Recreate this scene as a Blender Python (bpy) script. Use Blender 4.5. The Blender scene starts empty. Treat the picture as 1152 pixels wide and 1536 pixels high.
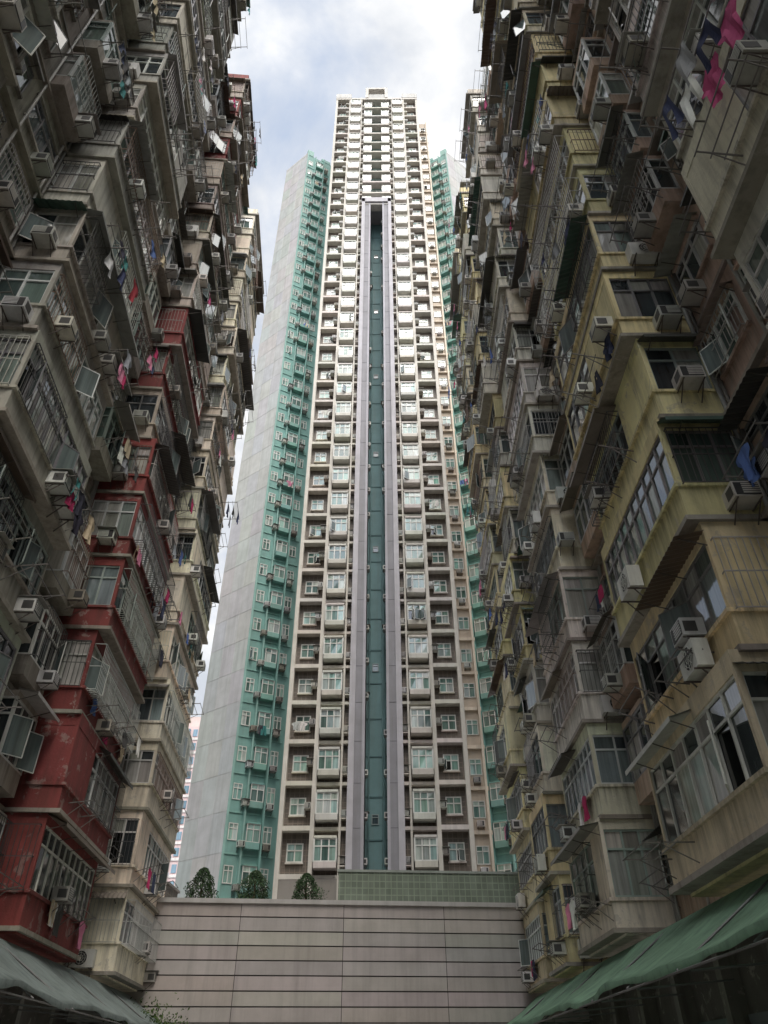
import bpy, math, random, bmesh
from mathutils import Vector, Matrix

scene = bpy.context.scene
scene.view_settings.view_transform = 'Standard'
scene.view_settings.look = 'None'
scene.view_settings.exposure = 0

# ------------------------------------------------------------------ materials
def nn(nt, t, **kw):
    n = nt.nodes.new(t)
    for k, v in kw.items():
        setattr(n, k, v)
    return n

def base_mat(name):
    m = bpy.data.materials.new(name)
    m.use_nodes = True
    nt = m.node_tree
    nt.nodes.clear()
    out = nn(nt, 'ShaderNodeOutputMaterial')
    p = nn(nt, 'ShaderNodeBsdfPrincipled')
    nt.links.new(p.outputs[0], out.inputs[0])
    return m, nt, p

def ramp(nt, src, a, b, ca=(0, 0, 0, 1), cb=(1, 1, 1, 1)):
    r = nn(nt, 'ShaderNodeValToRGB')
    r.color_ramp.elements[0].position = a
    r.color_ramp.elements[0].color = ca
    r.color_ramp.elements[1].position = b
    r.color_ramp.elements[1].color = cb
    nt.links.new(src, r.inputs[0])
    return r.outputs[0]

def mixc(nt, fac, a, b, mode='MIX'):
    m = nn(nt, 'ShaderNodeMix', data_type='RGBA', blend_type=mode)
    if isinstance(fac, (int, float)):
        m.inputs[0].default_value = fac
    else:
        nt.links.new(fac, m.inputs[0])
    for i, v in ((6, a), (7, b)):
        if isinstance(v, tuple):
            m.inputs[i].default_value = v
        else:
            nt.links.new(v, m.inputs[i])
    return m.outputs[2]

def math1(nt, op, a, b):
    m = nn(nt, 'ShaderNodeMath', operation=op)
    for i, v in ((0, a), (1, b)):
        if isinstance(v, (int, float)):
            m.inputs[i].default_value = v
        else:
            nt.links.new(v, m.inputs[i])
    return m.outputs[0]

def noise(nt, sc, scale=(1, 1, 1), detail=5, rough=.6, dist=0):
    g = nn(nt, 'ShaderNodeNewGeometry')
    mp = nn(nt, 'ShaderNodeMapping')
    mp.inputs['Scale'].default_value = scale
    nt.links.new(g.outputs['Position'], mp.inputs[0])
    n = nn(nt, 'ShaderNodeTexNoise')
    n.inputs['Scale'].default_value = sc
    n.inputs['Detail'].default_value = detail
    n.inputs['Roughness'].default_value = rough
    n.inputs['Distortion'].default_value = dist
    nt.links.new(mp.outputs[0], n.inputs['Vector'])
    return n.outputs[0]

def attr_mat(name, rough=.8, grime=.6, peel=.0, bump=.15, bscale=22, spec=.4, metal=0,
             tiles=None, fold_shade=0, streak=(1.6, 1.6, .16), gcol=(.055, .044, .034, 1), floors=0, mott=.78):
    m, nt, p = base_mat(name)
    at = nn(nt, 'ShaderNodeAttribute', attribute_name='Col')
    c = at.outputs['Color']
    n1 = noise(nt, .9, detail=6)
    c = mixc(nt, 1.0, c, ramp(nt, n1, .3, .75, (mott, mott, mott * .98, 1), (1.1, 1.1, 1.1, 1)), 'MULTIPLY')
    if peel:
        n2 = noise(nt, 1.7, detail=9, rough=.68, dist=.4)
        f = math1(nt, 'MULTIPLY', ramp(nt, n2, .58, .61), peel)
        c = mixc(nt, f, c, (.42, .39, .35, 1))
    if tiles:
        g = nn(nt, 'ShaderNodeNewGeometry')
        sp = nn(nt, 'ShaderNodeSeparateXYZ')
        nt.links.new(g.outputs['Position'], sp.inputs[0])
        s = math1(nt, 'ADD', sp.outputs[0], math1(nt, 'MULTIPLY', sp.outputs[1], .7))
        cb = nn(nt, 'ShaderNodeCombineXYZ')
        nt.links.new(s, cb.inputs[0])
        nt.links.new(sp.outputs[2], cb.inputs[1])
        br = nn(nt, 'ShaderNodeTexBrick')
        br.offset = 0
        br.inputs['Scale'].default_value = 1
        br.inputs['Brick Width'].default_value = tiles
        br.inputs['Row Height'].default_value = tiles
        br.inputs['Mortar Size'].default_value = tiles * .07
        br.inputs['Color1'].default_value = (.85, .85, .85, 1)
        br.inputs['Color2'].default_value = (1.15, 1.15, 1.15, 1)
        br.inputs['Mortar'].default_value = (1.7, 1.68, 1.62, 1)
        nt.links.new(cb.outputs[0], br.inputs['Vector'])
        c = mixc(nt, .8, c, br.outputs['Color'], 'MULTIPLY')
    if fold_shade:  # curtain fold shading painted into the pane colour as vertical streaks
        n5 = noise(nt, 7, (1, 1, .05), detail=2)
        c = mixc(nt, fold_shade, c, ramp(nt, n5, .35, .65, (.45, .45, .45, 1), (1.2, 1.2, 1.2, 1)), 'MULTIPLY')
    if grime:
        n3 = noise(nt, 2.0, streak, detail=7, rough=.65)
        f = math1(nt, 'MULTIPLY', ramp(nt, n3, .47, .74), grime)
        c = mixc(nt, f, c, gcol)
    if floors:
        g = nn(nt, 'ShaderNodeNewGeometry')
        sp = nn(nt, 'ShaderNodeSeparateXYZ')
        nt.links.new(g.outputs['Position'], sp.inputs[0])
        fr = math1(nt, 'FRACT', math1(nt, 'DIVIDE', math1(nt, 'SUBTRACT', sp.outputs[2], 4.8), 3.05), 0)
        up = ramp(nt, fr, .0, .29)
        dn = ramp(nt, fr, .31, .36, (1, 1, 1, 1), (0, 0, 0, 1))
        n6 = noise(nt, 4.0, (1.5, 1.5, .06), detail=5, rough=.7)
        f = math1(nt, 'MULTIPLY', math1(nt, 'MULTIPLY', up, dn), ramp(nt, n6, .45, .63))
        c = mixc(nt, math1(nt, 'MULTIPLY', f, floors), c, (.045, .037, .03, 1))
    nt.links.new(c, p.inputs['Base Color'])
    p.inputs['Roughness'].default_value = rough
    p.inputs['Metallic'].default_value = metal
    p.inputs['Specular IOR Level'].default_value = spec
    if bump:
        b = nn(nt, 'ShaderNodeBump')
        b.inputs['Strength'].default_value = bump
        b.inputs['Distance'].default_value = .03
        nt.links.new(noise(nt, bscale, detail=4), b.inputs['Height'])
        nt.links.new(b.outputs[0], p.inputs['Normal'])
    if name == 'tarpaulin':
        tr = nn(nt, 'ShaderNodeBsdfTranslucent')
        nt.links.new(c, tr.inputs[0])
        mx = nn(nt, 'ShaderNodeMixShader'); mx.inputs[0].default_value = .55
        nt.links.new(p.outputs[0], mx.inputs[1]); nt.links.new(tr.outputs[0], mx.inputs[2])
        o = [q for q in nt.nodes if q.type == 'OUTPUT_MATERIAL'][0]
        nt.links.new(mx.outputs[0], o.inputs[0])
    return m

WALL, METAL, GLASS, CLOTH, TILE, CLEAN, LEAF, TARP = range(8)
MATS = [
    attr_mat('weathered_painted_concrete', .88, .52, .42, .35, 14, floors=.45),
    attr_mat('painted_metal', .5, .3, 0, .08, 30, .4),
    attr_mat('window_glass', .06, 0, 0, .05, 1.3, .9, fold_shade=.55),
    attr_mat('cloth', .9, 0, 0, .2, 40, .1),
    attr_mat('mosaic_tile', .55, .3, 0, 0, tiles=.33),
    attr_mat('facade_paint', .75, .3, 0, .08, 10, streak=(1.2, 1.2, .07), gcol=(.14, .13, .12, 1), mott=.88),
    attr_mat('foliage', .7, 0, 0, 0, spec=.2),
    attr_mat('tarpaulin', .6, .55, 0, .3, 4, .3, streak=(.35, 1.8, 1.8), gcol=(.10, .13, .12, 1)),
]

# ------------------------------------------------------------------ mesh batches
class MB:
    def __init__(self):
        self.v, self.f, self.m, self.c = [], [], [], []
    def face(self, pts, mat, col):
        n = len(self.v)
        self.v.extend([tuple(q) for q in pts])
        self.f.append(tuple(range(n, n + len(pts))))
        self.m.append(mat); self.c.append(col)
    def box(self, F, s0, s1, t0, t1, z0, z1, mat, col):
        n = len(self.v)
        for z in (z0, z1):
            for (s, t) in ((s0, t0), (s1, t0), (s1, t1), (s0, t1)):
                self.v.append(tuple(F(s, t, z)))
        for q in ((0, 3, 2, 1), (4, 5, 6, 7), (0, 1, 5, 4), (1, 2, 6, 5), (2, 3, 7, 6), (3, 0, 4, 7)):
            self.f.append(tuple(n + i for i in q)); self.m.append(mat); self.c.append(col)
    def rod(self, p, q, r, mat, col, k=4):
        p = Vector(p); q = Vector(q); d = (q - p)
        if d.length < 1e-6: return
        d.normalize()
        u = d.orthogonal().normalized(); w = d.cross(u)
        n = len(self.v)
        for c in (p, q):
            for i in range(k):
                a = 2 * math.pi * i / k
                self.v.append(tuple(c + u * (r * math.cos(a)) + w * (r * math.sin(a))))
        for i in range(k):
            j = (i + 1) % k
            self.f.append((n + i, n + j, n + k + j, n + k + i)); self.m.append(mat); self.c.append(col)
    def build(self, name, parent=None):
        me = bpy.data.meshes.new(name)
        me.from_pydata(self.v, [], self.f)
        for m in MATS: me.materials.append(m)
        me.polygons.foreach_set('material_index', self.m)
        ca = me.color_attributes.new('Col', 'FLOAT_COLOR', 'CORNER')
        arr = []
        for f, c in zip(self.f, self.c):
            arr.extend([c[0], c[1], c[2], 1.0] * len(f))
        ca.data.foreach_set('color', arr)
        me.update()
        o = bpy.data.objects.new(name, me)
        scene.collection.objects.link(o)
        if parent: o.parent = parent
        return o

def empty(name):
    e = bpy.data.objects.new(name, None)
    scene.collection.objects.link(e)
    return e

def W0(s, t, z): return (s, t, z)
def vary(c, r, a=.12):
    k = 1 + r.uniform(-a, a)
    return tuple(max(.01, x * k * (1 + r.uniform(-.04, .04))) for x in c)

# ------------------------------------------------------------------ facade parts
ALU = [(.6, .61, .61), (.66, .66, .64), (.76, .76, .74), (.72, .72, .70), (.22, .22, .22), (.34, .4, .37)]
PANE = [[(.04, .05, .055)], [(.10, .14, .13), (.14, .19, .17)], [(.5, .49, .45), (.36, .36, .33)],
        [(.2, .24, .25), (.1, .12, .13)], [(.05, .06, .065), (.42, .41, .38)], [(.22, .27, .25), (.45, .45, .42)]]

def window_wall(G, F2, a0, a1, z0, z1, r, fc, pal, open_p=.1, pw=.62, transom=.7, fw=.03):
    n = max(1, round((a1 - a0) / pw)); w = (a1 - a0) / n
    zt = z0 + (z1 - z0) * transom
    for i in range(n):
        A = a0 + i * w; B = A + w
        c = vary(r.choice(pal), r, .3)
        j = [r.uniform(-.011, .011) for _ in range(4)]
        op = r.random() < open_p
        if op:
            G.face([F2(A, -.07, z0), F2(B, -.07, z0), F2(B, -.07, zt), F2(A, -.07, zt)], GLASS, (.015, .015, .015))
            d = r.uniform(.25, .5); e = math.sqrt(max(.01, w * w - d * d)) if w > d else .1
            hx, dx = (A, 1) if r.random() < .5 else (B, -1)
            P = [F2(hx, 0.01, z0 + .03), F2(hx + dx * e, d, z0 + .03), F2(hx + dx * e, d, zt - .03), F2(hx, 0.01, zt - .03)]
            G.face(P, GLASS, (.16, .2, .2))
            for q in range(4): G.rod(P[q], P[(q + 1) % 4], .02, METAL, fc)
        else:
            G.face([F2(A, -.04 + j[0], z0), F2(B, -.04 + j[1], z0), F2(B, -.04 + j[2], zt), F2(A, -.04 + j[3], zt)], GLASS, c)
        G.face([F2(A, -.04 + j[1], zt), F2(B, -.04 + j[2], zt), F2(B, -.04 + j[3], z1), F2(A, -.04 + j[0], z1)], GLASS,
               vary(r.choice(pal), r, .3))
    for i in range(n + 1):
        A = a0 + i * w
        G.box(F2, A - fw, A + fw, -.06, .006, z0, z1, METAL, fc)
    for z in (z0 + fw, zt, z1 - fw):
        G.box(F2, a0, a1, -.055, .001, z - fw, z + fw, METAL, fc)

ACC = [(.66, .66, .63), (.56, .56, .53), (.68, .66, .59), (.46, .45, .42), (.74, .74, .72), (.38, .35, .3)]
def ac(A, F2, a, b, z, r, w=.6, h=.4, d=.5):
    c = vary(r.choice(ACC), r)
    A.box(F2, a, a + w, b, b + d, z, z + h, METAL, c)
    A.box(F2, a + .04, a + w - .04, b + d, b + d + .012, z + .04, z + h - .04, METAL, (.05, .05, .05))
    for i in range(5):
        zz = z + .07 + i * (h - .14) / 4.5
        A.box(F2, a + .05, a + w * .68, b + d + .01, b + d + .024, zz, zz + .03, METAL, c)
    for s in (a - .008, a + w):
        A.box(F2, s, s + .008, b + d * .35, b + d - .05, z + .08, z + h - .08, METAL, (.07, .07, .07))
    for s in (a + .05, a + w - .05):
        A.rod(F2(s, 0, z - .03), F2(s, b + d, z - .03), .018, METAL, (.12, .1, .09))
        A.rod(F2(s, 0, z - .4), F2(s, b + d * .85, z - .03), .015, METAL, (.12, .1, .09))
    if r.random() < .3:
        A.box(F2, a - .05, a + w + .05, 0, b + d + .12, z + h + .03, z + h + .045, METAL, vary((.3, .29, .27), r, .3))

def condenser(A, F2, a, b, z, r):
    w, h, d = .85, .6, .34
    c = vary((.68, .68, .65), r)
    A.box(F2, a, a + w, b + .1, b + .1 + d, z, z + h, METAL, c)
    y = b + .1 + d + .006; cx = a + w * .42; cz = z + h / 2; R0 = .24
    pts = [F2(cx + R0 * math.cos(q * math.pi / 8), y, cz + R0 * math.sin(q * math.pi / 8)) for q in range(16)]
    A.face(pts, METAL, (.03, .03, .03))
    for rr in (.25, .18, .1):
        pp = [F2(cx + rr * math.cos(q * math.pi / 8), y + .02, cz + rr * math.sin(q * math.pi / 8)) for q in range(16)]
        for q in range(16): A.rod(pp[q], pp[(q + 1) % 16], .008, METAL, c)
    for q in range(8):
        A.rod(F2(cx, y + .02, cz), F2(cx + .25 * math.cos(q * math.pi / 4), y + .02, cz + .25 * math.sin(q * math.pi / 4)), .006, METAL, c)
    for s in (a + .1, a + w - .1):
        A.rod(F2(s, 0, z - .03), F2(s, b + d + .15, z - .03), .022, METAL, (.12, .1, .09))
        A.rod(F2(s, 0, z - .45), F2(s, b + d, z - .03), .018, METAL, (.12, .1, .09))

HOODC = [(.13, .12, .11), (.22, .21, .19), (.08, .08, .075), (.28, .24, .20), (.10, .17, .14), (.36, .36, .34), (.13, .09, .07), (.45, .45, .43)]
def hood(H, F2, a0, a1, zt, r, d=None):
    d = d or r.uniform(.3, .75); drop = r.uniform(.1, .3)
    c = vary(r.choice(HOODC), r, .2)
    if r.random() < .5:
        k = max(4, int((a1 - a0) / .09)); pr = None
        for i in range(k + 1):
            a = a0 + (a1 - a0) * i / k; o = .018 * (1 if i % 2 else -1)
            cur = (F2(a, .0, zt + drop * .6 + o), F2(a, d, zt - drop * .4 + o))
            if pr: H.face([pr[0], cur[0], cur[1], pr[1]], METAL, c)
            pr = cur
    else:
        for dz in (0, .04):
            H.face([F2(a0, 0, zt + drop * .6 + dz), F2(a1, 0, zt + drop * .6 + dz), F2(a1, d, zt - drop * .4 + dz), F2(a0, d, zt - drop * .4 + dz)], METAL, c)
        H.box(F2, a0, a1, d - .002, d + .012, zt - drop * .4 - .06, zt - drop * .4 + .045, METAL, c)
    a = a0 + .1
    while a < a1:
        H.rod(F2(a, 0, zt - .25), F2(a, d * .9, zt - drop * .36 - .02), .014, METAL, (.1, .09, .08))
        a += 1.3

def cage(H, F2, a0, a1, z0, z1, r, d):
    c = vary(r.choice([(.4, .4, .39), (.10, .10, .10), (.10, .10, .10), (.5, .5, .48), (.2, .13, .1)]), r)
    n = max(2, int((a1 - a0) / .15))
    for i in range(n + 1):
        a = a0 + (a1 - a0) * i / n
        H.rod(F2(a, d, z0), F2(a, d, z1), .011, METAL, c)
        if d > .2: H.rod(F2(a, 0, z0), F2(a, d, z0), .01, METAL, c)
    for z in (z0, (z0 + z1) / 2, z1):
        P = [F2(a0, 0, z), F2(a0, d, z), F2(a1, d, z), F2(a1, 0, z)]
        for i in range(3): H.rod(P[i], P[i + 1], .016, METAL, c)

CLO = [(.7, .7, .68), (.05, .05, .07), (.45, .05, .14), (.65, .25, .38), (.1, .16, .38), (.36, .38, .42), (.1, .1, .1),
       (.55, .46, .33), (.08, .28, .28), (.7, .68, .64), (.12, .12, .14), (.06, .07, .12)]
def garment(C, F2, a, b, z, r, k=1.0, c=None):
    c = vary(c or r.choice(CLO), r, .2)
    w = r.uniform(.38, .6) * k; h = r.uniform(.5, .85) * k; kind = r.random()
    ph = r.uniform(0, 6); N = 6; M = 6
    def P(i, j):
        u = i / N; v = j / M
        if kind < .5: ww = w * (1.35 if v < .3 else .85)
        else: ww = w * (.8 + .2 * v)
        x = (u - .5) * ww
        y = .05 * math.sin(ph + u * 9 + v * 2) * (.3 + v)
        zz = -h * v - (.12 * abs(u - .5) * 2 if kind < .5 and v < .5 else 0) + .03 * math.sin(ph + u * 7) * v
        return F2(a + x, b + y, z + zz)
    for i in range(N):
        for j in range(M):
            if kind > .75 and j > 1 and i in (2, 3) : continue
            C.face([P(i, j), P(i + 1, j), P(i + 1, j + 1), P(i, j + 1)], CLOTH, c)

def rack(H, C, F2, a0, a1, z, r, cl=.4):
    c = vary((.16, .15, .14), r, .3); d = r.uniform(.7, 1.15); up = r.uniform(-.05, .3)
    for a in (a0, a1):
        H.rod(F2(a, 0, z), F2(a, d, z + up), .02, METAL, c)
        H.rod(F2(a, 0, z - .4), F2(a, d * .7, z + up * .7), .015, METAL, c)
    for b in (.35, .65, 1):
        H.rod(F2(a0 - .1, d * b, z + up * b), F2(a1 + .1, d * b, z + up * b), .015, METAL, c)
    if r.random() < cl:
        a = a0 + .2
        while a < a1 - .1:
            if r.random() < .75: garment(C, F2, a, d * r.choice((.65, 1)), z + up * .8, r)
            a += r.uniform(.3, .6)

# ------------------------------------------------------------------ old apartment blocks
def bay(bd, F, s0, s1, z, h, col, r, dep, tf):
    W, G, A, H, C = bd
    col = vary(col, r, .16)
    sill = r.uniform(.75, 1.05); zs = z + sill; zt = z + h - r.uniform(.34, .5)
    W.box(F, s0, s1, -dep, tf, z, zs, WALL, col)
    W.box(F, s0, s1, -dep, tf, zt, z + h, WALL, vary(col, r, .08))
    W.box(F, s0 - .05, s1 + .05, -dep, tf + .08, zs - .05, zs + .04, WALL, vary(col, r, .15))
    W.box(F, s0 - .1, s1 + .1, -dep, tf + r.uniform(.08, .2), z - .06, z + .06, WALL, vary((.38, .35, .30), r, .3))
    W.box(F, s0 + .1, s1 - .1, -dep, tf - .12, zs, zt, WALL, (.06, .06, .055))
    for s in (s0, s1 - .1):
        W.box(F, s, s + .1, tf - .12, tf - .003, zs, zt, WALL, col)
        W.box(F, s, s + .1, -dep, -dep + .1, zs, zt, WALL, col)
    fc = vary(r.choice(ALU), r, .15); pal = r.choice(PANE)
    FF = lambda a, b, c: F(a, tf - .03 + b, c)
    FS = lambda a, b, c: F(s0 + .03 - b, -dep + a, c)
    FE = lambda a, b, c: F(s1 - .03 + b, -dep + a, c)
    L = s1 - s0
    a0, a1 = s0 + .1, s1 - .1
    if r.random() < .3:
        k = r.uniform(.25, .5) * L
        if r.random() < .5:
            W.box(F, a0, a0 + k, tf - .12, tf - .012, zs, zt, WALL, vary(col, r, .2)); a0 += k
        else:
            W.box(F, a1 - k, a1, tf - .12, tf - .012, zs, zt, WALL, vary(col, r, .2)); a1 -= k
    window_wall(G, FF, a0, a1, zs + .04, zt, r, fc, pal, .14, pw=r.choice((.55, .62, .8)))
    if r.random() < .75:
        window_wall(G, FS, .1, dep + tf - .12, zs + .04, zt, r, fc, pal, .06, pw=.6)
    else:
        W.box(F, s0 + .012, s0 + .1, -dep + .1, tf - .12, zs, zt, WALL, vary(col, r, .15))
    window_wall(G, FE, .1, dep + tf - .12, zs + .04, zt, r, fc, pal, 0, pw=.8)
    Fo = lambda a, b, c: F(a, tf + b, c)
    So = lambda a, b, c: F(s0 - b, -dep + a, c)
    if r.random() < .45:
        k0 = s0 - .1 if r.random() < .6 else s0 + L * .4
        hood(H, Fo, k0, s1 + .1 if r.random() < .6 else k0 + L * .55, zt + .08, r)
    if r.random() < .25: hood(H, So, .0, dep + tf, zt + .05, r, r.uniform(.25, .5))
    if r.random() < .48: cage(H, Fo, a0, a1 if r.random() < .5 else a0 + (a1 - a0) * .5, zs - .02, zt - .05, r, r.uniform(.08, .45))
    if r.random() < .38: cage(H, So, .15, dep + tf - .1, zs, zt - .05, r, .12)
    for _ in range(2):
        if r.random() < .55:
            q = r.uniform(s0 + .1, s1 - 1.7); rack(H, C, Fo, q, q + 1.5, zs - r.uniform(.1, .4), r, .38)
    for _ in range(r.choice((0, 1, 1, 2, 2))):
        q = r.uniform(s0 + .1, s1 - .8)
        zz = zs + .1 if r.random() < .4 else z + r.uniform(.12, .4)
        if r.random() < .12: condenser(A, Fo, q, 0, z + .2, r)
        else: ac(A, Fo, q, 0, zz, r)
    if r.random() < .65:
        if r.random() < .3: condenser(A, So, r.uniform(.15, .5), 0, z + .15, r)
        else: ac(A, So, r.uniform(.15, dep - .7), 0, z + r.uniform(.1, 1.1), r)
    if r.random() < .14:
        for i in range(4):
            garment(C, Fo, r.uniform(s0 + .3, s1 - .3), .15, zs + .1, r)

def recess(bd, F, sA, sB, z, h, col, r, dep):
    W, G, A, H, C = bd
    L = sB - sA
    Fo = lambda a, b, c: F(a, -dep + b, c)
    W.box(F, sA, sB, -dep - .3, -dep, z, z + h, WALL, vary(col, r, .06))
    W.box(F, sA + .01, sB - .01, -dep, -dep + r.uniform(.06, .4), z - .06, z + .06, WALL, vary((.33, .30, .26), r, .25))
    fc = vary(r.choice(ALU), r, .15)
    segs = []
    if L > 4.0: segs = [(sA + .5, sA + .5 + L * .32, 0), (sB - L * .45, sB - .35, r.random() < .6)]
    elif L > 2.2: segs = [(sA + .5, sB - .5, r.random() < .4)]
    else: segs = [(sA + .35, sB - .35, 0)]
    for (a0, a1, b) in segs:
        pal = r.choice(PANE)
        if b:
            bb = (r.uniform(.5, .85))
            zs = z + .9; zt = z + h - .45
            c2 = vary(col, r, .15)
            W.box(F, a0, a1, -dep, -dep + bb, z + .25, zs, WALL, c2)
            W.box(F, a0, a1, -dep, -dep + bb, zt, zt + .2, WALL, c2)
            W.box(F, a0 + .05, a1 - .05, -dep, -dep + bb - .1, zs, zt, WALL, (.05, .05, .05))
            window_wall(G, lambda a, q, c: F(a, -dep + bb + q, c), a0, a1, zs, zt, r, fc, pal, .1)
            window_wall(G, lambda a, q, c: F(a0 - q, -dep + a, c), 0.02, bb, zs, zt, r, fc, pal, 0)
            O = lambda a, q, c: F(a, -dep + bb + q, c)
        else:
            zs = z + 1.0; zt = z + 2.3
            W.box(Fo, a0 - .1, a1 + .1, 0, .1, zs - .1, zs, WALL, vary(col, r, .2))
            W.box(Fo, a0 - .1, a1 + .1, 0, .14, zt, zt + .1, WALL, vary(col, r, .2))
            window_wall(G, lambda a, q, c: F(a, -dep + .065 + q, c), a0, a1, zs, zt, r, fc, pal, .15)
            O = Fo
        if r.random() < .5: hood(H, O, a0 - .15, a1 + .15, zt + .1, r, r.uniform(.3, .65))
        if r.random() < .4: cage(H, O, a0, a1, zs, zt, r, .2)
        if r.random() < .65: ac(A, O, r.uniform(a0, max(a0 + .01, a1 - .65)), 0, z + r.uniform(.35, .5), r)
        if r.random() < .4: rack(H, C, O, a0, a1, zs - .1, r, .4)
    if r.random() < .3:
        condenser(A, Fo, sA + .1, 0, z + r.uniform(.2, 1.2), r)

def old_block(name, F, smin, smax, cols, reccol, seed, z0=4.8, nf=18, h=3.05, dep=1.6, core=11, extra=()):
    r = random.Random(seed)
    e = empty(name)
    bd = [MB() for _ in range(5)]
    W, G, A, H, C = bd
    Pp = MB()
    zt = z0 + nf * h
    W.box(F, smin, smax, -core, -dep - .05, z0 - .25, zt, WALL, (.25, .23, .2))
    W.box(F, smin, smax, -core + 1, -dep - 1.2, 0, z0 - .25, WALL, (.12, .11, .1))
    prev = smin
    for (s0, s1, col, alt, pa) in cols:
        W.box(F, s0, s1, -dep, -.02, z0 - .12, z0, WALL, vary(col, r))
        for k in range(nf):
            z = z0 + k * h
            tf = r.choice([0, 0, 0, 0, .2, -.15, .3])
            pk = pa[0] + (pa[1] - pa[0]) * k / nf if isinstance(pa, tuple) else pa
            c = alt if r.random() < pk else col
            bay(bd, F, s0, s1, z, h, c, r, dep, tf)
            recess(bd, F, prev, s0, z, h, reccol, r, dep)
        for s in (prev + .12, prev + .3, s0 - .15, s0 - .35, (prev + s0) / 2 + r.uniform(-.3, .3)):
            cc = vary(r.choice([(.36, .35, .33), (.12, .11, .1), (.48, .46, .42)]), r)
            rad = r.uniform(.035, .07)
            Pp.rod(F(s, -dep + .1, z0), F(s, -dep + .1, zt + .6), rad, METAL, cc, 7)
            for k in range(nf):
                z = z0 + k * h + r.uniform(.3, 2)
                if r.random() < .5:
                    Pp.rod(F(s, -dep + .12, z), F(s + r.uniform(-.9, .9), -dep + .12, z + r.uniform(.1, .5)), rad * .7, METAL, cc, 6)
        prev = s1
    for k in range(nf):
        if smax - prev > 1: recess(bd, F, prev, smax, z0 + k * h, h, reccol, r, dep)
    # washing hung out on long racks
    for (sa, sb, zz, colours) in extra:
        for s in (sa - .15, sb + .15):
            H.rod(F(s, 0, zz), F(s, 1.1, zz + .1), .022, METAL, (.16, .15, .14))
        for t in (.5, .8, 1.1):
            H.rod(F(sa - .25, t, zz + .09 * t), F(sb + .25, t, zz + .09 * t), .016, METAL, (.16, .15, .14))
        for i, cc in enumerate(colours):
            garment(C, F, sa + (sb - sa) * (i + .5) / len(colours), (.5, .8, 1.1)[i % 3], zz + .07, r, 1.25, cc)
    W.box(F, smin, smax, -dep - .6, -dep + .1, zt, zt + 1.1, WALL, (.35, .32, .28))
    for (s0, s1, col, alt, pa) in cols:
        W.box(F, s0 - .1, s1 + .1, -dep, .3, zt, zt + .16, WALL, (.36, .33, .3))
        W.box(F, s0, s1, -dep + .1, .1, zt + .16, zt + 1.0, WALL, vary(col, r))
        if r.random() < .7:
            q = r.uniform(s0, s1 - 2.5)
            W.box(F, q, q + 2.5, -dep - 1, -.4, zt + .2, zt + 2.6, WALL, vary((.3, .29, .27), r))
            H.box(F, q - .3, q + 2.8, -dep - 1.2, -.1, zt + 2.62, zt + 2.68, METAL, (.2, .2, .19))
        for _ in range(3):
            q = r.uniform(s0, s1)
            Pp.rod(F(q, -.5, zt), F(q, -.5, zt + r.uniform(2, 4)), .025, METAL, (.2, .2, .2))
    s = smin + 1
    while s < smax - 4:
        W.box(F, s - .2, s + .2, -dep - 1.2, -dep - .7, 0, z0 - .25, WALL, (.2, .19, .17))
        cc = vary(r.choice([(.15, .16, .17), (.1, .14, .13), (.2, .17, .13)]), r)
        for i in range(16):
            W.box(F, s + .25, s + 3.6, -dep - 1.2, -dep - 1.12 + .03 * (i % 2), .1 + i * .17, .1 + (i + 1) * .17, METAL, cc)
        s += 3.9
    for mb, n in zip(bd + [Pp], ('walls', 'windows', 'air_conditioners', 'hoods_and_racks', 'laundry', 'pipes')):
        mb.build(n, e)
    return e

def FR(s, t, z): return (6.7 - t, s, z)
def FL(s, t, z): return (-8.2 - .08 * s + t, s + .08 * t, z)
def FBk(s, t, z): return (s, -14 + t, z)

YEL = (.80, .70, .41); GRY = (.48, .45, .40); GW = (.70, .655, .58); RED = (.25, .06, .055); CRM = (.86, .78, .63)
PINK = (.65, .12, .28); WHT = (.75, .75, .73); NVY = (.05, .06, .12); GRA = (.3, .31, .34)
old_block('yellow_apartment_block', FR, -9, 41.5,
          [(-8.5, -4, GRY, YEL, .3), (2.2, 7.8, (.58, .55, .50), (.62, .56, .46), .3), (12.2, 17.8, YEL, (.78, .70, .5), .2),
           (23.3, 28, GW, (.74, .67, .54), .25), (31, 34.4, YEL, GW, .35), (36.6, 41.2, (.80, .72, .5), YEL, .4)],
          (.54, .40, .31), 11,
          extra=[(4.6, 6.4, 16.6, [PINK, NVY, GRA, PINK, WHT, NVY]), (17.2, 18.4, 45.2, [PINK, PINK, (.65, .3, .4)]),
                 (13.0, 14.6, 24.0, [NVY, GRA, NVY]), (25.0, 26.4, 33.0, [WHT, (.1, .16, .38), WHT])])
old_block('red_and_cream_apartment_block', FL, -9, 41,
          [(-8.5, -3.5, GRY, GW, .3), (1.5, 7, (.47, .445, .40), (.38, .36, .33), .4), (11.8, 17.3, (.45, .43, .385), (.58, .54, .47), .4),
           (22.2, 28.4, RED, (.50, .43, .38), (.12, .85)), (32.8, 40.6, CRM, (.76, .70, .60), .3)],
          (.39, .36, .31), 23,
          extra=[(39.0, 40.6, 33.0, [NVY, (.06, .06, .06), NVY, GRA]), (24.0, 25.6, 36.0, [PINK, WHT, GRA]), (13.0, 14.4, 22.5, [WHT, NVY, (.4, .06, .08)])])
old_block('rear_apartment_block', FBk, -7, 7, [(-5.5, -.5, GRY, YEL, .3), (1.5, 5.8, GW, CRM, .3)], (.4, .35, .3), 5, nf=11)  # unseen courtyard wing behind the camera, its height shaped for shade in the alley

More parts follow.
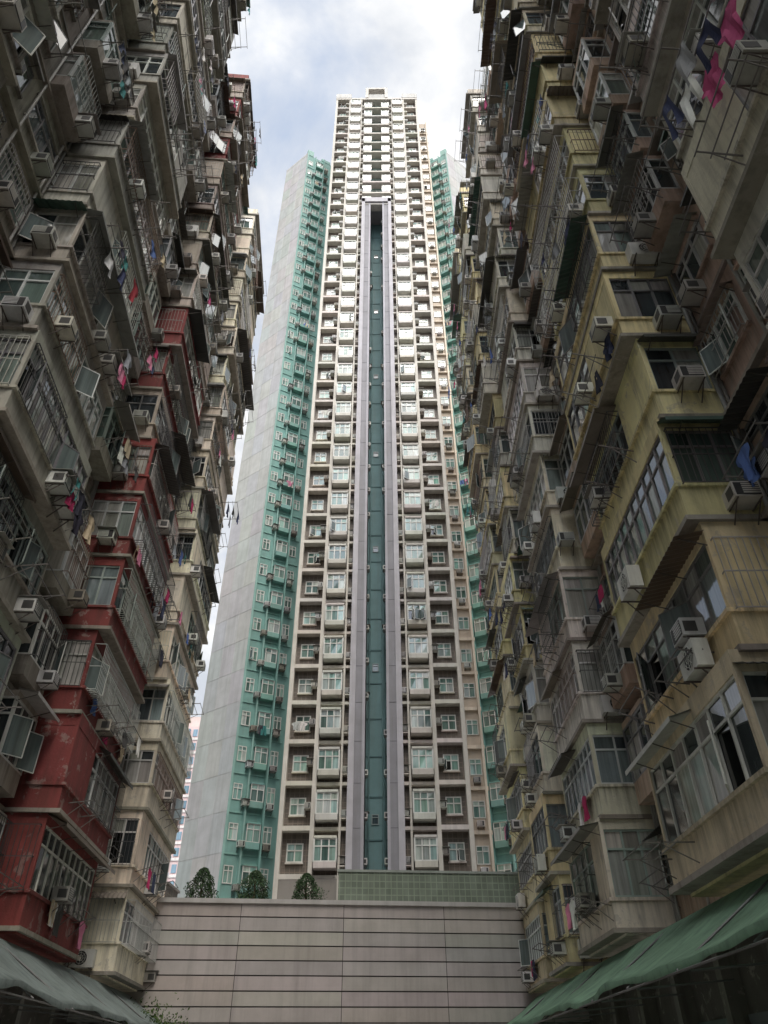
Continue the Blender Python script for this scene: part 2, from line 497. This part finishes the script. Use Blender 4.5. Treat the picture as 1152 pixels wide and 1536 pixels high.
# ------------------------------------------------------------------ central tower
CX = -.7; TY = 50.0; TH = 2.885; TZ = 11.5; NF = 39
def FT(s, t, z): return (CX + s, TY - t, z)
CREAM = (.60, .565, .515); TILC = (.145, .122, .104); LAV = (.28, .275, .30); LAVL = (.46, .445, .48); TEAL = (.19, .36, .33)
PALT = [(.26, .42, .38), (.12, .2, .18), (.42, .49, .46), (.3, .45, .41)]
WF = (.72, .72, .69)
def tower():
    r = random.Random(5)
    e = empty('residential_tower')
    W, G, A, C = MB(), MB(), MB(), MB()
    zt = TZ + NF * TH
    W.box(FT, -6.35, 6.35, -14, -3.0, 8.4, zt, CLEAN, (.4, .38, .36))
    for sg in (-1, 1):
        X = lambda a, b: (min(sg * a, sg * b), max(sg * a, sg * b))
        a, b = X(.8, 6.36); W.box(FT, a, b, -3.0, -.35, 8.4, zt, TILE, TILC)
        a, b = X(.78, .802); W.box(FT, a, b, -3.0, -.34, 8.4, 93, CLEAN, (.11, .13, .14))
        a, b = X(.8, 1.9); W.box(FT, a, b, -.36, .25, 8.4, 93, CLEAN, LAV)
        a, b = X(1.5, 1.92); W.box(FT, a, b, -.36, .5, 8.4, 93.4, CLEAN, LAVL)
        a, b = X(.78, .98); W.box(FT, a, b, -.36, .34, 8.4, 93.2, CLEAN, (.40, .39, .43))
        for (p, q) in ((4.02, 4.3), (6.1, 6.4), (2.28, 2.42)):
            a, b = X(p, q); W.box(FT, a, b, -.36, .3, 8.4, zt + .9, CLEAN, CREAM)
        a, b = X(1.92, 6.1); W.box(FT, a, b, -.36, .25, 8.4, TZ - .1, CLEAN, (.26, .24, .22))
        for k in range(NF):
            z = TZ + k * TH
            cc = vary(CREAM, r, .05)
            a, b = X(4.3, 6.1); W.box(FT, a, b, -.36, .27, z - .13, z + .17, CLEAN, cc)
            a, b = X(1.9, 4.03); W.box(FT, a, b, -.36, .1, z - .1, z + .12, CLEAN, cc)
            a, b = X(.8, 1.9); W.box(FT, a, b, -.3, .262, z - .02, z + .02, CLEAN, (.17, .165, .19))
            a, b = X(2.5, 3.95)
            W.box(FT, a, b, -.36, .62, z + .45, z + .8, CLEAN, vary((.57, .55, .51), r, .07))
            W.box(FT, a, b, -.36, .66, z + 2.2, z + 2.36, CLEAN, vary((.58, .56, .52), r, .07))
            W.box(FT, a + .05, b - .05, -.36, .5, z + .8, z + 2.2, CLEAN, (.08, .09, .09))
            pal = [vary(r.choice(PALT), r, .2) for _ in range(3)]
            window_wall(G, lambda q, w, c: FT(q, .6 + w, c), a, b, z + .8, z + 2.2, r, WF, pal, .05, pw=.5, transom=.66, fw=.038)
            for ss, d in ((a, -1), (b, 1)):
                window_wall(G, lambda q, w, c: FT(ss + d * w, q, c), -.3, .6, z + .8, z + 2.2, r, WF, pal, 0, pw=.9, transom=.66, fw=.035)
            a, b = X(4.75, 5.75)
            window_wall(G, lambda q, w, c: FT(q, -.27 + w, c), a, b, z + .95, z + 2.1, r, WF, pal, .08, pw=.5, transom=.62, fw=.038)
            W.box(FT, a - .08, b + .08, -.36, -.18, z + .86, z + .94, CLEAN, cc)
            s = sg * 2.1 - .27
            ac(A, FT, s, -.35 + .0, z + .75, r, .54, .42, .55)
            W.box(FT, min(sg * 1.93, sg * 2.28), max(sg * 1.93, sg * 2.28), -.36, .18, z + .6, z + .68, CLEAN, cc)
            if r.random() < .85:
                s = (4.32 if sg > 0 else -4.32 - .44)
                ac(A, FT, s, -.2, z + 1.25, r, .42, .4, .5)
            if r.random() < .05:
                for i in range(3): garment(C, FT, sg * 5.2 + r.uniform(-.5, .5), .4, z + 1.4, r, c=(.55, .55, .53))
            if z < 91:
                if r.random() < .7: ac(A, lambda q, w, c: FT(sg * (.78 - w), -q, c), 1.2, -.25, z + 1, r, .5, .4, .45)
    W.box(FT, -.78, .78, -3.0, -2.9, 8.4, 93, CLEAN, (.15, .26, .27))
    for k in range(NF):
        z = TZ + k * TH
        if z < 91:
            W.box(FT, -.78, .78, -2.95, -2.86, z - .05, z + .05, CLEAN, (.09, .17, .18))
            if k % 4 == 1: window_wall(G, lambda q, w, c: FT(q, -2.84 + w, c), -.3, .15, z + 1, z + 1.7, r, (.25, .3, .3), [(.05, .08, .09)], 0)
    for x in (-.55, .5, .62):
        W.rod(FT(x, -2.7, 8.4), FT(x, -2.7, 93), .07, METAL, (.15, .26, .27), 6)
    W.box(FT, -1.9, 1.9, -3.0, -.7, 93, zt, CLEAN, TEAL)
    W.box(FT, -1.95, 1.95, -3.0, .5, 92.6, 93.6, CLEAN, LAVL)
    for k in range(NF):
        z = TZ + k * TH
        if z > 92:
            W.box(FT, -1.9, 1.9, -.7, .3, z - .1, z + .2, CLEAN, vary(CREAM, r, .05))
            for sg in (-1, 1):
                a, b = min(sg * .75, sg * 1.9), max(sg * .75, sg * 1.9)
                W.box(FT, a, b, -.7, .15, z + .2, z + .95, CLEAN, vary((.5, .49, .5), r, .05))
                window_wall(G, lambda q, w, c: FT(q, .1 + w, c), a, b, z + .95, z + 2.4, r, WF, PALT, 0, pw=.55)
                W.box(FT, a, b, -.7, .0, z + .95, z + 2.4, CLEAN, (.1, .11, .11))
            window_wall(G, lambda q, w, c: FT(q, -.64 + w, c), -.5, .5, z + .6, z + 2.4, r, WF, PALT, 0, pw=.5)
    W.box(FT, -6.4, 6.4, -.9, .36, zt, zt + .5, CLEAN, CREAM)
    for sg in (-1, 1):
        a, b = min(sg * 4, sg * 6.42), max(sg * 4, sg * 6.42)
        W.box(FT, a, b, -3, .4, zt + .5, zt + 1.9, CLEAN, (.54, .53, .51))
        W.box(FT, min(sg * 1.3, sg * 1.75), max(sg * 1.3, sg * 1.75), -2, .45, zt + .5, zt + 3.6, CLEAN, CREAM)
    W.box(FT, -1.75, 1.75, -2, .45, zt + 3.6, zt + 4.1, CLEAN, CREAM)
    W.box(FT, -1.3, 1.3, -2, .2, zt + .5, zt + 2.2, CLEAN, (.45, .45, .44))
    Fs = lambda s, t, z: (s, 51.3 - t, z)
    W.box(Fs, 5.7, 7.0, -9, 0, 8.4, 119, CLEAN, (.56, .47, .38))
    for k in range(NF - 2):
        z = TZ + k * TH
        W.box(Fs, 5.74, 7.1, -1, .22, z - .1, z + .15, CLEAN, (.70, .60, .49))
        window_wall(G, lambda q, w, c: Fs(q, .07 + w, c), 5.95, 6.75, z + .95, z + 2.1, r, WF, PALT, .02, pw=.4)
        if r.random() < .7: ac(A, Fs, 6.1, 0, z + .35, r, .5, .38, .45)
    W.box(Fs, 6.85, 7.02, -1, .35, 8.4, 119, CLEAN, (.70, .60, .49))
    for sg in (-1, 1):
        def M(x, y, z): return ((x, y, z) if sg < 0 else (2 * CX - x, y, z))
        zw = 119.2
        poly = [(-15.7, 58.9), (-11.9, 56), (-8.4, 57.8), (-7.0, 58.2), (-7.0, 64), (-15.7, 66)]
        cols = [(.50, .50, .49), TEAL, TEAL, TEAL, TEAL, (.4, .4, .4)]
        for i in range(6):
            (x0, y0), (x1, y1) = poly[i], poly[(i + 1) % 6]
            W.face([M(x0, y0, 8.4), M(x1, y1, 8.4), M(x1, y1, zw), M(x0, y0, zw)], CLEAN, cols[i])
        W.face([M(x, y, zw) for x, y in poly], CLEAN, (.4, .4, .4))
        dx, dy = 3.5 / 3.936, 1.8 / 3.936
        def Fw(s, t, z): return M(-11.9 + dx * s + dy * t, 56 + dy * s - dx * t, z)
        gx, gy = -3.8 / 4.78, 2.9 / 4.78
        def Fg(s, t, z): return M(-11.9 + gx * s - gy * t, 56 + gy * s + gx * t, z)
        LT = (.27, .45, .41); MT = (.215, .40, .36)
        W.box(Fg, 0, 4.78, -.2, .02, zw, zw + .6, CLEAN, (.5, .5, .49))
        W.box(Fw, -.02, 1.0, -.4, .05, zw, zw + 1.6, CLEAN, LT)
        W.box(Fw, 2.4, 3.9, -.4, .05, zw, zw + .8, CLEAN, TEAL)
        W.box(Fw, .0, .16, -.1, .14, 8.4, zw + .8, CLEAN, LT)
        W.box(Fw, 1.3, 1.42, -.1, .3, 8.4, zw, CLEAN, LT)
        W.box(Fw, 2.7, 2.82, -.1, .5, 8.4, zw, CLEAN, MT)
        for k in range(38):
            z = TZ + k * TH
            if z + 2.5 > zw: break
            for q in range(3):
                W.box(Fg, .02 + q * 1.57, 1.55 + q * 1.57, -.1, r.uniform(.012, .02), z + .03, z + TH - .03, CLEAN, vary((.48, .48, .47), r, .035))
            W.box(Fw, .1, 3.9, -.1, .07, z - .06, z + .06, CLEAN, MT)
            window_wall(G, lambda q, w, c: Fw(q, .06 + w, c), .3, .95, z + .9, z + 2.1, r, WF, PALT, .02, pw=.35)
            W.box(Fw, 1.55, 2.6, -.1, .5, z + .35, z + .8, CLEAN, vary(MT, r, .08))
            W.box(Fw, 1.55, 2.6, -.1, .5, z + 2.1, z + 2.2, CLEAN, vary(MT, r, .08))
            window_wall(G, lambda q, w, c: Fw(q, .45 + w, c), 1.58, 2.58, z + .8, z + 2.1, r, WF, PALT, .03, pw=.5)
            window_wall(G, lambda q, w, c: Fw(q, .06 + w, c), 3.0, 3.6, z + .9, z + 2.1, r, WF, PALT, .02, pw=.35)
            if r.random() < .9: ac(A, Fw, 1.0, .05, z + .45, r, .5, .4, .5)
            if r.random() < .8: ac(A, Fw, 2.9, .05, z + .35, r, .55, .4, .55)
            if r.random() < .08:
                for i in range(3): garment(C, Fw, 2.0 + r.uniform(-.4, .4), .9, z + .8, r)
    for mb, n in ((W, 'walls'), (G, 'windows'), (A, 'air_conditioners'), (C, 'laundry')):
        mb.build(n, e)
tower()

# ------------------------------------------------------------------ podium
def podium():
    r = random.Random(3)
    e = empty('podium_wall')
    W = MB()
    L = math.hypot(30, 3.6); dx, dy = 30 / L, 3.6 / L
    def F(s, t, z): return (-17 + dx * s + dy * t, 38.3 + dy * s - dx * t, z)
    W.box(F, 0, L, -.5, -.06, 0, 8.4, CLEAN, (.05, .045, .045))
    rows = 14; h = .6
    for i in range(rows):
        z0 = 8.3 - (i + 1) * h
        if z0 < 0: z0 = 0
        for s in range(0, 31, 5):
            W.box(F, s, min(L, s + 4.97), -.1, r.uniform(-.006, .006), z0 + .055, 8.3 - i * h, CLEAN, vary((.46, .425, .405), r, .07))
    W.box(F, 0, L, -.7, .1, 8.3, 8.5, CLEAN, (.48, .46, .45))
    W.build('panels', e)
    D = MB()
    D.face([(-17, 38.5, 8.3), (13, 42.1, 8.3), (40, 95, 8.3), (-40, 95, 8.3)], CLEAN, (.25, .24, .23))
    D.face([(-17, 38.5, 0), (-17, 38.5, 8.3), (-40, 95, 8.3), (-40, 95, 0)], CLEAN, (.25, .24, .23))
    D.face([(13, 42.1, 0), (13, 42.1, 8.3), (40, 95, 8.3), (40, 95, 0)], CLEAN, (.25, .24, .23))
    D.build('deck', e)
    g = empty('green_tiled_parapet')
    T = MB()
    F2 = lambda s, t, z: (s, 43 + .1 * s - t, z)
    T.box(F2, -2.6, 8, -1.5, 0, 8.3, 10.35, TILE, (.19, .23, .18))
    T.box(F2, -2.66, 8.05, -1.56, .06, 10.35, 10.47, CLEAN, (.3, .33, .3))
    T.build('tiled_box', g)
    s = empty('rooftop_shed')
    T = MB()
    T.box(W0, -14.4, -12.0, 43.5, 46, 8.3, 9.95, TILE, (.2, .17, .15))
    T.box(W0, -14.5, -11.9, 43.4, 46.1, 9.95, 10.07, CLEAN, (.35, .32, .3))
    T.build('shed_body', s)
podium()

def shrub(x, y, z, h, w, seed):
    r = random.Random(seed)
    M = MB()
    M.rod((x, y, z), (x, y, z + h * .8), .05, WALL, (.08, .05, .03), 7)
    for i in range(14):
        a = r.uniform(0, 6.3); zz = z + r.uniform(.15, .7) * h
        M.rod((x, y, zz), (x + math.cos(a) * w * .35, y + math.sin(a) * w * .35, zz + .25), .015, WALL, (.08, .05, .03))
    lob = [(r.uniform(0, 6.3), r.uniform(.1, .8), r.uniform(.1, .3)) for _ in range(16)]
    for i in range(3400):
        a = r.uniform(0, 6.3); v = r.random() ** 1.1
        prof = (math.sin(min(1, v * 3 + .45) * math.pi / 2)) * (1 - v) ** .42
        rr = w * .5 * prof * (.55 + .5 * r.random())
        for (la, lv, ls) in lob:
            if abs(v - lv) < .1 and abs((a - la + 3.14) % 6.28 - 3.14) < .5: rr *= 1 + ls
        c = Vector((x + rr * math.cos(a), y + rr * math.sin(a), z + .1 + v * h))
        u = Vector((r.gauss(0, 1), r.gauss(0, 1), r.gauss(0, 1))).normalized(); q = u.orthogonal().normalized()
        sz = r.uniform(.035, .075)
        k = r.uniform(.4, 1.5)
        M.face([c - u * sz, c + q * sz * .5, c + u * sz, c - q * sz * .5], LEAF, (.04 * k, .075 * k, .03 * k))
    M.build('conifer_shrub')
shrub(-9.8, 42.3, 8.3, 2.1, 1.7, 1)
shrub(-7.0, 42.3, 8.3, 1.95, 1.7, 2)
shrub(-4.3, 42.6, 8.3, 1.85, 1.7, 3)

# ------------------------------------------------------------------ awnings
def awning(name, F, s0, s1, zi, zo, out, col, seed):
    r = random.Random(seed)
    e = empty(name); M = MB()
    N = int((s1 - s0) / .16); K = 12
    ph = [r.uniform(0, 6) for _ in range(6)]
    def P(i, j):
        s = s0 + (s1 - s0) * i / N; u = j / K
        sag = .16 * math.sin(math.pi * u) * (.6 + .4 * math.sin(s * .9 + ph[0]))
        fold = .03 * math.sin(s * 1.3 + ph[1] + u * 1.5) + .012 * math.sin(s * 3.1 + ph[2] - u * 3)
        scallop = .05 * math.sin(s * .83 + ph[5]) * u
        return F(s, -.3 + out * u + .05 * math.sin(s * 1.7 + ph[3]) * u, zi + (zo - zi) * u - sag + fold * u - scallop)
    for i in range(N):
        for j in range(K):
            k = 1 + .07 * math.sin(int(i / 12) * 2.3)
            M.face([P(i, j), P(i + 1, j), P(i + 1, j + 1), P(i, j + 1)], TARP, tuple(c * k for c in col))
        a, b = P(i, K), P(i + 1, K)
        def ww(i): return .12 + .025 * math.sin(i * .21) + .015 * math.sin(i * .57)
        M.face([a, b, (b[0], b[1], b[2] - ww(i + 1)), (a[0], a[1], a[2] - ww(i))], TARP, tuple(c * .8 for c in col))
    o = M.build('canvas', e)
    bm = bmesh.new(); bm.from_mesh(o.data)
    bmesh.ops.remove_doubles(bm, verts=bm.verts, dist=.0005)
    bm.to_mesh(o.data); bm.free()
    for p in o.data.polygons: p.use_smooth = True
    Q = MB(); s = s0 + .5
    while s < s1:
        Q.rod(F(s, -.3, zi - .05), F(s, -.3 + out, zo - .15), .025, METAL, (.12, .12, .12), 6)
        Q.rod(F(s, -.3, zi - 1.4), F(s, -.3 + out * .9, zo - .15), .02, METAL, (.12, .12, .12), 6)
        s += 3.2
    Q.rod(F(s0, -.3 + out, zo - .17), F(s1, -.3 + out, zo - .17), .02, METAL, (.12, .12, .12), 6)
    Q.build('frame', e)
awning('green_awning', FR, 4, 41, 4.5, 3.1, 2.2, (.32, .53, .37), 4)
awning('pale_tarpaulin_awning', FL, 5, 41, 4.55, 3.1, 2.4, (.40, .47, .46), 9)

M = MB(); r = random.Random(8)
for i in range(9):
    a = r.uniform(0, 6.3)
    M.rod((-10.3, 37, 0), (-10.3 + .9 * math.cos(a), 37 + .6 * math.sin(a), r.uniform(2.2, 3.4)), .03, WALL, (.1, .07, .05), 5)
for i in range(3200):
    c = Vector((-10.3 + r.gauss(0, .7), 37 + r.gauss(0, .5), 3.0 + r.gauss(0, .45)))
    u = Vector((r.gauss(0, 1), r.gauss(0, 1), r.gauss(0, 1))).normalized(); q = u.orthogonal().normalized()
    sz = r.uniform(.04, .09); k = r.uniform(.4, 1.6)
    M.face([c - u * sz, c + q * sz * .5, c + u * sz, c - q * sz * .5], LEAF, (.06 * k, .10 * k, .025 * k))
M.build('courtyard_bush')

# ------------------------------------------------------------------ distant block, ground
def distant():
    r = random.Random(2); e = empty('distant_apartment_tower'); W = MB()
    F = lambda s, t, z: (s, 150 - t, z)
    W.box(F, -52, -34, -14, 0, 0, 61, CLEAN, (.66, .50, .50))
    for k in range(20):
        z = 2 + k * 2.95
        W.box(F, -52, -34, -.1, .12, z, z + .5, CLEAN, (.72, .68, .67))
        for i in range(12):
            x = -51.6 + i * 1.5
            W.box(F, x, x + .95, -.1, .1 + .4 * (i % 3 == 0), z + .8, z + 2.3, GLASS, vary((.16, .26, .34), r, .4))
            if i % 3 == 0: W.box(F, x - .2, x + 1.15, -.1, .7, z + .3, z + .8, CLEAN, (.28, .46, .6))
    W.box(F, -46, -40, -8, -2, 61, 64, CLEAN, (.6, .5, .48))
    W.build('walls', e)
distant()

def simple_mat(name, c1, c2, sc):
    m, nt, p = base_mat(name)
    nt.links.new(ramp(nt, noise(nt, sc, detail=8), .3, .7, c1, c2), p.inputs['Base Color'])
    p.inputs['Roughness'].default_value = .85
    return m
me = bpy.data.meshes.new('ground')
me.from_pydata([(-900, -900, -.02), (900, -900, -.02), (900, 900, -.02), (-900, 900, -.02)], [], [(0, 1, 2, 3)])
me.materials.append(simple_mat('ground_asphalt', (.04, .04, .04, 1), (.07, .07, .07, 1), .6))
scene.collection.objects.link(bpy.data.objects.new('ground', me))
me = bpy.data.meshes.new('courtyard_pavement')
me.from_pydata([(-13, -14, 0), (9, -14, 0), (9, 40, 0), (-13, 38, 0)], [], [(0, 1, 2, 3)])
me.materials.append(simple_mat('paving_concrete', (.28, .27, .25, 1), (.40, .38, .36, 1), 1.5))
scene.collection.objects.link(bpy.data.objects.new('courtyard_pavement', me))

# ------------------------------------------------------------------ sky and sun
sd = Vector((.14, -.58, 1.0)).normalized()
el = math.asin(sd.z); az = math.atan2(sd.x, sd.y)
w = bpy.data.worlds.new('World'); scene.world = w; w.use_nodes = True
nt = w.node_tree; nt.nodes.clear()
out = nn(nt, 'ShaderNodeOutputWorld'); bg = nn(nt, 'ShaderNodeBackground')
bg.inputs['Strength'].default_value = .15
nt.links.new(bg.outputs[0], out.inputs[0])
sky = nn(nt, 'ShaderNodeTexSky', sky_type='NISHITA'); sky.sun_disc = False
sky.sun_elevation = el; sky.sun_rotation = az
tc = nn(nt, 'ShaderNodeTexCoord')
def wn(sc, off, detail, dist):
    mp = nn(nt, 'ShaderNodeMapping'); mp.inputs['Location'].default_value = off
    mp.inputs['Scale'].default_value = (1, 1, 1.5)
    nt.links.new(tc.outputs['Generated'], mp.inputs[0])
    n = nn(nt, 'ShaderNodeTexNoise'); n.inputs['Scale'].default_value = sc
    n.inputs['Detail'].default_value = detail; n.inputs['Distortion'].default_value = dist
    n.inputs['Roughness'].default_value = .55
    nt.links.new(mp.outputs[0], n.inputs['Vector'])
    return n.outputs[0]
n1 = wn(3.4, (.3, .1, .6), 8, .35)
n2 = wn(6.0, (2, 5, 1), 7, .2)
bright = ramp(nt, n2, .36, .62, (4.6, 4.9, 5.4, 1), (7.3, 7.3, 7.3, 1))
skyc = mixc(nt, .8, sky.outputs[0], (4.3, 4.95, 6.1, 1))
cl = mixc(nt, ramp(nt, n1, .36, .54), skyc, bright)
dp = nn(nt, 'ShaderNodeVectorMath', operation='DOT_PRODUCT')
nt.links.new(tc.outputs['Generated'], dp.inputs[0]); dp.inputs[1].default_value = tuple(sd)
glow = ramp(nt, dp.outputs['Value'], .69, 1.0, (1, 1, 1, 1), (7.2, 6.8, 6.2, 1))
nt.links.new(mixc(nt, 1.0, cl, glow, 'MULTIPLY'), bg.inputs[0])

sl = bpy.data.lights.new('sun', 'SUN'); sl.energy = 2.1; sl.angle = math.radians(25); sl.color = (1, .93, .83)
so = bpy.data.objects.new('sun', sl); scene.collection.objects.link(so)
so.rotation_euler = (-sd).to_track_quat('-Z', 'Y').to_euler()

# ------------------------------------------------------------------ camera
cd = bpy.data.cameras.new('camera'); co = bpy.data.objects.new('camera', cd)
scene.collection.objects.link(co)
cd.sensor_fit = 'VERTICAL'; cd.sensor_height = 32; cd.sensor_width = 24
cd.lens = 1080 / 1536 * 32
cd.clip_start = .05; cd.clip_end = 3000
co.matrix_world = Matrix.Translation((0, 0, 1.6)) @ Matrix.Rotation(math.radians(90 + 38.1), 4, 'X') @ Matrix.Rotation(math.radians(-.42), 4, 'Z')
scene.camera = co
